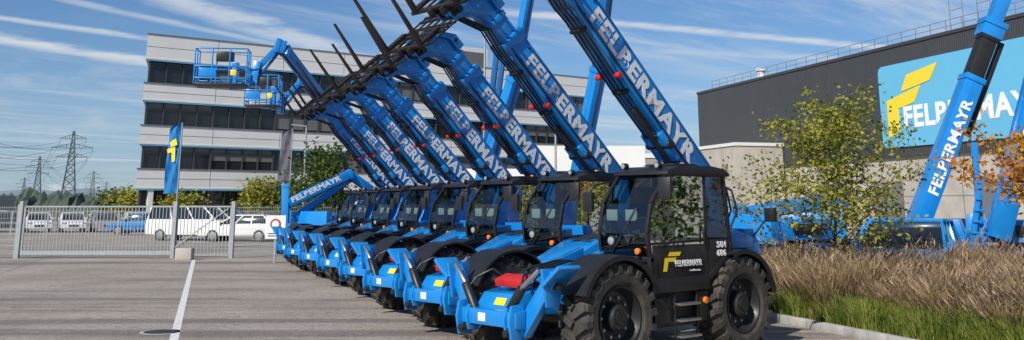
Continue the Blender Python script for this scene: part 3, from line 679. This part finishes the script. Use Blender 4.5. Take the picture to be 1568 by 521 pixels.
for x in(1.0,12,23,34,LB-.8):b.bx(x,x+.4,.05,.35,0,3.25,'facade_white')
b.bx(27,36,4,11,15.55,18.2,'facade_white')
b.bx(27.5,35.5,3.94,4.0,16.0,17.7,'blind')
for x in(9,14,20):b.bx(x,x+1.2,5,6.2,15.55,16.3,'galv')
obj('facade',b.mesh('office',smooth=0),e)
# ------------------------------------------------------------ hall
m=pm('cladding_dark',(.056,.060,.063),.5,noise=.12,nscale=.2);nt=m.node_tree
wv=nt.nodes.new('ShaderNodeTexWave');wv.bands_direction='X';wv.inputs['Scale'].default_value=1.6
tcn=nt.nodes.new('ShaderNodeTexCoord');nt.links.new(tcn.outputs['Object'],wv.inputs['Vector']);bpn=nt.nodes.new('ShaderNodeBump');bpn.inputs['Strength'].default_value=.5;bpn.inputs['Distance'].default_value=.05
nt.links.new(wv.outputs['Fac'],bpn.inputs['Height']);nt.links.new(bpn.outputs[0],nt.nodes['Principled BSDF'].inputs['Normal'])
HA=math.atan2(-.962,.272)
e=empty('warehouse_hall',(18.8,97,0),(0,0,HA));b=B();LH=64
b.bx(0,LH,0,40,5.3,13.0,'cladding_dark');b.bx(.3,LH-.3,.25,39,0,5.3,'concrete')
b.bx(-.08,LH+.08,-.08,40,12.98,13.2,'win_frame')
for i in range(1,16):b.bx(i*4-.02,i*4+.02,.225,.25,0,5.3,'facade_dark')
for z in(2.6,):b.bx(.3,LH-.3,.232,.25,z-.015,z+.015,'facade_dark')
for x in(20,27,37,44,52):b.bx(x,x+3.2,.20,.25,0,3.6,'facade_dark')
b.bx(-1.5,15.5,-4.5,-.1,0,6.9,'concrete');b.bx(-1.6,15.6,-4.6,0,6.88,7.15,'facade_white')
for x in(1.5,5.5,9.5,13):b.bx(x-.015,x+.015,-4.515,-4.5,0,6.9,'facade_dark')
b.bx(3,12,-4.53,-4.5,3.9,5.2,'win_glass')
def rrect(x0,x1,z0,z1,r):
    pts=[]
    for cx,cz,a in((x1-r,z1-r,0),(x0+r,z1-r,90),(x0+r,z0+r,180),(x1-r,z0+r,270)):
        for k in range(7):t=R(a+15*k);pts.append((cx+r*math.cos(t),cz+r*math.sin(t)))
    return pts
b.prism(rrect(28.9,47.5,5.95,11.75,.5),-.12,-.005,'sign_blue')
for poly in([(29.7,6.6),(30.9,7.0),(30.9,8.6),(32.6,8.9),(33.4,10.0),(29.7,9.25)],[(31.3,9.75),(34.3,10.2),(35.2,11.3),(32.0,10.85)]):
    b.prism(poly,-.16,-.125,'sign_yellow')
for i in range(40):
    x=3+i*1.5;b.bx(x-.02,x+.02,.1,.14,13.2,13.95,'galv')
for z in(13.55,13.95):b.bx(3,62,.1,.14,z-.02,z+.02,'galv')
b.cyl((10,1.5,13.2),(10,1.5,14.1),.35,'facade_white');b.cyl((10,1.5,14.1),(10,1.5,14.3),.5,'facade_white')
for x in(36,37.2,38.5,39.6):b.bx(x-.02,x+.02,.5,.54,13.2,15.0+random.random(),'galv');
for x in(36.6,39):b.bx(x-.5,x+.5,.5,.54,14.6,14.65,'galv')
obj('hall_body',b.mesh('hall',smooth=30),e)
put_text('FELBERMAYR','sign_white',e,(31.4,-.14,7.2),(1,0,0),(0,-1,0),12.6,1.5,'sign_lettering')
e=empty('entrance_pavilion',(0,0,0));b=B()
b.bx(1.2,9.6,70,80,4.4,6.2,'facade_white');b.bx(1.6,9.2,70.6,79.5,0,4.4,'win_glass');b.bx(-3.5,1.0,71,80,3.4,4.6,'facade_white');b.bx(-3.2,1.0,71.5,79.5,0,3.4,'grey_wall')
for i in range(6):b.bx(1.6+i*1.5,1.72+i*1.5,70.5,70.6,0,4.4,'win_frame')
obj('pavilion_body',b.mesh('pav',smooth=0),e)
e=empty('storage_building',(0,0,0));b=B();b.bx(9.8,18,88,100,0,6.2,'grey_wall');b.bx(9.7,18.1,87.9,100,6.2,6.6,'facade_white')
for i in range(6):b.bx(10.4+i*1.25,11.2+i*1.25,87.97,88,3.6,5,'win_glass')
obj('storage_body',b.mesh('sto',smooth=0),e)
# unseen workshop to the right (outside the frame, added to shape the cab glass reflection)
e=empty('reflection_building',(46,8,0));b=B();b.bx(0,14,-12,30,0,8,'cladding_dark');b.bx(-.1,14,-12.1,30.1,8,8.4,'facade_white')
for k in range(7):b.bx(-.05,0,-10+k*5.5,-6.5+k*5.5,0.2,3.8,'grey_wall');b.bx(-.05,0,-10+k*5.5,-6.5+k*5.5,5.2,6.6,'win_glass')
obj('reflection_body',b.mesh('reflection_block',smooth=0),e)
# ------------------------------------------------------------ pylons
def pylon(x,y,H):
    e=empty('power_pylon',(x,y,0),(0,0,R(20)));b=B();t=.28
    def wd(z):return 4.2*(1-z/H)**1.15+.5
    zs=[0,.14,.27,.38,.48,.57,.66,.74,.82,.90,1]
    P='pylon_steel'
    for i in range(len(zs)-1):
        z0,z1=zs[i]*H,zs[i+1]*H;a,c=wd(z0),wd(z1)
        q0=[V((sx_*a,sy_*a,z0)) for sx_,sy_ in((-1,-1),(1,-1),(1,1),(-1,1))];q1=[V((sx_*c,sy_*c,z1)) for sx_,sy_ in((-1,-1),(1,-1),(1,1),(-1,1))]
        for k in range(4):
            j=(k+1)%4;b.beam(q0[k],q1[k],t*1.6,t*1.6,P);b.beam(q0[k],q1[j],t,t,P);b.beam(q0[j],q1[k],t,t,P);b.beam(q1[k],q1[j],t,t,P)
    for fz,l in((.66,9),(.78,12),(.90,7.5)):
        z=fz*H
        for s in(-1,1):
            for yy in(-.8,.8):
                b.beam((0,yy,z),(s*l,0,z+.2),t,t,P);b.beam((0,yy,z+3),(s*l,0,z+.3),t,t,P)
            for k in(.3,.6):b.beam((s*l*k,0,z),(s*l*k,0,z+3*(1-k)),t,t,P)
            b.beam((s*l*.98,0,z),(s*l*.98,0,z-2),.2,.2,P)
    obj('lattice',b.mesh('lattice',smooth=0),e);return e
pts=[(-235,300),(-276,608),(-450,925),(-565,1315),(-790,1900)]
for x,y in pts:pylon(x,y,48)
pylon(-620,1150,48);pylon(-740,1480,44)
b=B()
c35,s35=math.cos(R(20)),math.sin(R(20))
for (x0,y0),(x1,y1) in zip(pts[:-1],pts[1:]):
    for fz,l in((.66,9),(.78,12),(.90,7.5)):
        for s in(-1,1):
            a=V((x0+s*l*c35,y0+s*l*s35,fz*48-2));c=V((x1+s*l*c35,y1+s*l*s35,fz*48-2));n=10
            pp=[a.lerp(c,i/n)-V((0,0,11*4*(i/n)*(1-i/n))) for i in range(n+1)]
            b.tube(pp,.08,'pylon_steel',4)
for k in range(3):
    a=V((-150-3*k,180,36-4*k));c=V((-276,608,.78*48-4*k));n=10
    b.tube([a.lerp(c,i/n)-V((0,0,9*4*(i/n)*(1-i/n))) for i in range(n+1)],.06,'pylon_steel',4)
obj('power_lines',b.mesh('wires',smooth=0))
pylon(-150,180,40)
# ------------------------------------------------------------ vegetation
def tree(name,loc,H,rad,leafm,nleaf,lsize,trunk_r=.05,seed=1,z0=.35,spread=1.0,nb=26):
    rg=random.Random(seed);e=empty(name,(loc[0],loc[1],loc[2] if len(loc)>2 else 0));b=B()
    pts=[V((0,0,0))];
    for i in range(1,7):pts.append(V((rg.uniform(-.04,.04)*H*.4*i/3,rg.uniform(-.04,.04)*H*.4*i/3,H*.92*i/6)))
    for i in range(6):b.cyl(pts[i],pts[i+1],trunk_r*(1-i/7),'bark',8,trunk_r*(1-(i+1)/7))
    tips=[]
    for k in range(nb):
        t=z0+(1-z0)*(k+.5)/nb;ii=min(5,int(t*6));p=pts[ii].lerp(pts[ii+1],t*6-ii)
        az=k*2.4+rg.uniform(-.5,.5);ln=rad*(1.15-.75*(t-z0)/(1-z0))*rg.uniform(.5,1.25)
        cur=p;dz=rg.uniform(.35,.9);d=V((math.cos(az),math.sin(az),dz)).normalized()
        r=trunk_r*.4*(1.1-t)
        for sgi in range(4):
            nx=cur+d*ln/4;b.cyl(cur,nx,max(r*(1-sgi/5),.004),'bark',5);
            tips.append((nx,.35+.65*sgi/3))
            for q in range(2):
                d2=(d+V((rg.uniform(-1,1),rg.uniform(-1,1),rg.uniform(-.4,.8)))*.8).normalized();l2=ln*.22*rg.uniform(.6,1.3);tp=nx+d2*l2
                b.cyl(nx,tp,.004,'bark',4);tips.append((tp,1))
            cur=nx;d=(d+V((rg.uniform(-.25,.25),rg.uniform(-.25,.25),rg.uniform(-.15,.2)))).normalized()
    obj('trunk_and_limbs',b.mesh('limbs',smooth=60),e)
    lb=B();vs=[];fs=[]
    cr=rad*.15*spread
    for i in range(nleaf):
        c,wt=rg.choice(tips);
        if rg.random()>wt:continue
        c=c+V((rg.gauss(0,cr),rg.gauss(0,cr),rg.gauss(0,cr*.8)))
        a=V((rg.uniform(-1,1),rg.uniform(-1,1),rg.uniform(-.9,.3))).normalized();n=V((rg.gauss(0,1),rg.gauss(-.4,1),rg.gauss(.6,1))).normalized();s=a.cross(n).normalized()*lsize*.34;a=a*lsize*rg.uniform(.7,1.25)
        o=len(vs);vs+=[c,c+a*.5+s,c+a,c+a*.5-s];fs.append((o,o+1,o+2,o+3))
    lb.raw(vs,fs,leafm);obj('foliage',lb.mesh('foliage',smooth=0,recalc=False),e)
tree('young_tree',(6.1,18.6,.1),3.75,1.75,'leaf_yg',8200,.085,.045,3,.18,.62,36)
tree('autumn_tree',(6.75,12.0,.1),2.65,1.25,'leaf_red',3800,.075,.035,5,.62,.42,18)
tree('autumn_tree',(8.35,14.8,.1),2.8,1.1,'leaf_red',2600,.08,.035,9,.58,.5,16)
for i,(x,y) in enumerate(((11.5,13.0),(14.5,15.5),(10.0,9.0),(18,12),(16,19.5),(22,16))):  # off-frame trees added to give the door glass shapes to reflect
    tree('young_tree',(x,y,.1),3.8+i*.2,1.6,'leaf_yg' if i%2 else 'leaf_green',1800,.15,.05,80+i,.2,.8,22)
for i,(x,y,h,r) in enumerate(((-31,80,2.8,2.0),(-27.5,82,3.2,2.0),(-24,85,3.4,2.0),(-20.5,80,3.6,2.2),(-18.0,81,3.8,2.4),(-15.5,84,3.2,2.0),(-25.8,77,2.6,1.6),(-34,84,2.8,1.8))):
    tree('tree',(x-0,y),h,r,'leaf_green' if i%3 else 'leaf_yg',2200,.30,.1,20+i,.12,1.3,18)
tree('tree',(-8.4,43.5),4.4,1.7,'leaf_green',3200,.2,.07,40,.12,1.2,20)
for i,x in enumerate((8.0,13.5)):
    tree('tree',(x,42),2.4,1.3,'leaf_yg',1300,.18,.07,60+i,.15,1.0,16)
def belt(name,y,x0,x1,h,mat,step,seed,zb=0):
    rg=np.random.RandomState(seed);n=int((x1-x0)/step);b=B();xs=np.linspace(x0,x1,n);hh=h*(.55+.45*rg.rand(n))
    k=np.convolve(rg.rand(n+8),np.ones(9)/9,'same')[:n];hh=hh*(.35+1.3*k)
    vs=[];fs=[]
    for i in range(n):vs+=[(xs[i],y,zb),(xs[i],y+rg.rand()*4,zb+hh[i]*.75),(xs[i],y+6,zb+hh[i])]
    for i in range(n-1):a=i*3;fs+=[(a,a+3,a+4,a+1),(a+1,a+4,a+5,a+2)]
    b.raw(vs,fs,mat);obj(name,b.mesh(name,smooth=0))
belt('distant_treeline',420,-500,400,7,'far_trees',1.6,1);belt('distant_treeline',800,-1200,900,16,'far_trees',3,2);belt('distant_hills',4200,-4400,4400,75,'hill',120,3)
b=B()
for i in range(9):
    x=-190-i*16+random.uniform(-4,4);w_=random.uniform(8,20);b.bx(x,x+w_,330+i*6,345+i*6,0,random.uniform(4,8),random.choice(['facade_white','grey_wall','concrete']))
obj('distant_sheds',b.mesh('sheds',smooth=0))
# planting bed
kd=V((.3,-.954,0)).normalized();kn=V((kd.y*-1,kd.x,0))
K0=V((3.35,21.2,0))
e=empty('kerb');b=B()
for i in range(14):
    a=K0+kd*(i*1.0+.006);c=K0+kd*((i+1)*1.0-.006)
    b.beam(a+V((0,0,.06)),c+V((0,0,.06)),.14,.14,'kerb_conc')
for i in range(9):
    p_=K0+V((.95,.3,0))*(i*1.0);q_=K0+V((.95,.3,0))*(i*1.0+.99);b.beam(p_+V((0,0,.06)),q_+V((0,0,.06)),.14,.14,'kerb_conc')
obj('kerb_stones',b.mesh('kerb',bevel=.015),e)
b=B();q=[K0+kn*.07+V((0,0,.1)),K0+kd*14+kn*.07+V((0,0,.1)),K0+kd*14+kn*14+V((0,0,.1)),K0+kn*14+V((0,0,.1))]
b.raw(q,[(0,1,2,3)],'soil');obj('planting_bed_soil',b.mesh('soil',smooth=0))
def grass(name,spots,nb,h,matn,head=None,wd=.006,lean=.45,seed=0):
    rg=np.random.RandomState(seed);V_=[];F=[];M=[]
    o=0
    for (cx,cy,hs) in spots:
        for k in range(nb):
            az=rg.rand()*6.283;r0=rg.rand()**.5*.15;bx_,by_=cx+r0*math.cos(az),cy+r0*math.sin(az)
            az2=az+rg.randn()*.6;hh=h*hs*(.5+.5*rg.rand());ln=lean*hh*(.2+1.2*rg.rand())
            dx,dy=math.cos(az2),math.sin(az2)
            ph=rg.rand()*6.28;sx_,sy_=math.cos(ph)*wd,math.sin(ph)*wd
            P=[(0,0),(.22,.5),(.62,.86),(1.0,1.0-.22*rg.rand())]
            for j,(a,z) in enumerate(P):
                x=bx_+dx*ln*a;y=by_+dy*ln*a;zz_=.1+hh*z;f=(1,.85,.55,.12)[j]
                V_.append((x-sx_*f,y-sy_*f,zz_));V_.append((x+sx_*f,y+sy_*f,zz_))
            for j in range(3):
                F.append((o+2*j,o+2*j+1,o+2*j+3,o+2*j+2));M.append(0)
            o+=8
            if head and rg.rand()<head:
                x,y,zz_=V_[-1];tx,ty=dx*.07,dy*.07;w2=.014
                V_+= [(x-tx,y-ty,zz_-.06),(x+sx_/wd*w2,y+sy_/wd*w2,zz_+.02),(x+tx*.9,y+ty*.9,zz_+.11),(x-sx_/wd*w2,y-sy_/wd*w2,zz_+.02)]
                F.append((o,o+1,o+2,o+3));M.append(1);o+=4
    me=bpy.data.meshes.new(name);me.from_pydata(V_,[],F);me.materials.append(MATS[matn]);me.materials.append(MATS['grass_head']);me.polygons.foreach_set('material_index',M)
    me.update();return obj(name,me)
rg=random.Random(11);sp=[];spg=[]
tries=0
while len(sp)<270 and tries<20000:
    tries+=1
    s=rg.uniform(.3,10);t=rg.uniform(.3,7.5)
    p_=K0+kd*s+kn*t
    if t<.8 and s>5.2:continue
    if any((p_.x-q_[0])**2+(p_.y-q_[1])**2<.36**2 for q_ in sp):continue
    if p_.x/p_.y>.62:continue
    hv=.86+.22*math.sin(p_.x*1.7+1)*math.cos(p_.y*1.3)
    sp.append((p_.x,p_.y,hv*rg.uniform(.72,1.2)))
for i in range(330):
    s=rg.uniform(3.0,11);t=rg.uniform(.12,.9)+max(0,s-6)*.25*rg.random();p_=K0+kd*s+kn*t;spg.append((p_.x,p_.y,rg.uniform(.6,1.4)))
grass('ornamental_grass',sp,150,1.12,'grass_dry',.34,.006,.72,seed=4)
grass('green_grass',spg,45,.42,'grass_green',None,.006,.7,seed=5)
grass('green_grass',[(x+.1,y,hs) for x,y,hs in sp[::2]],80,.90,'grass_green',None,.006,.65,seed=6)
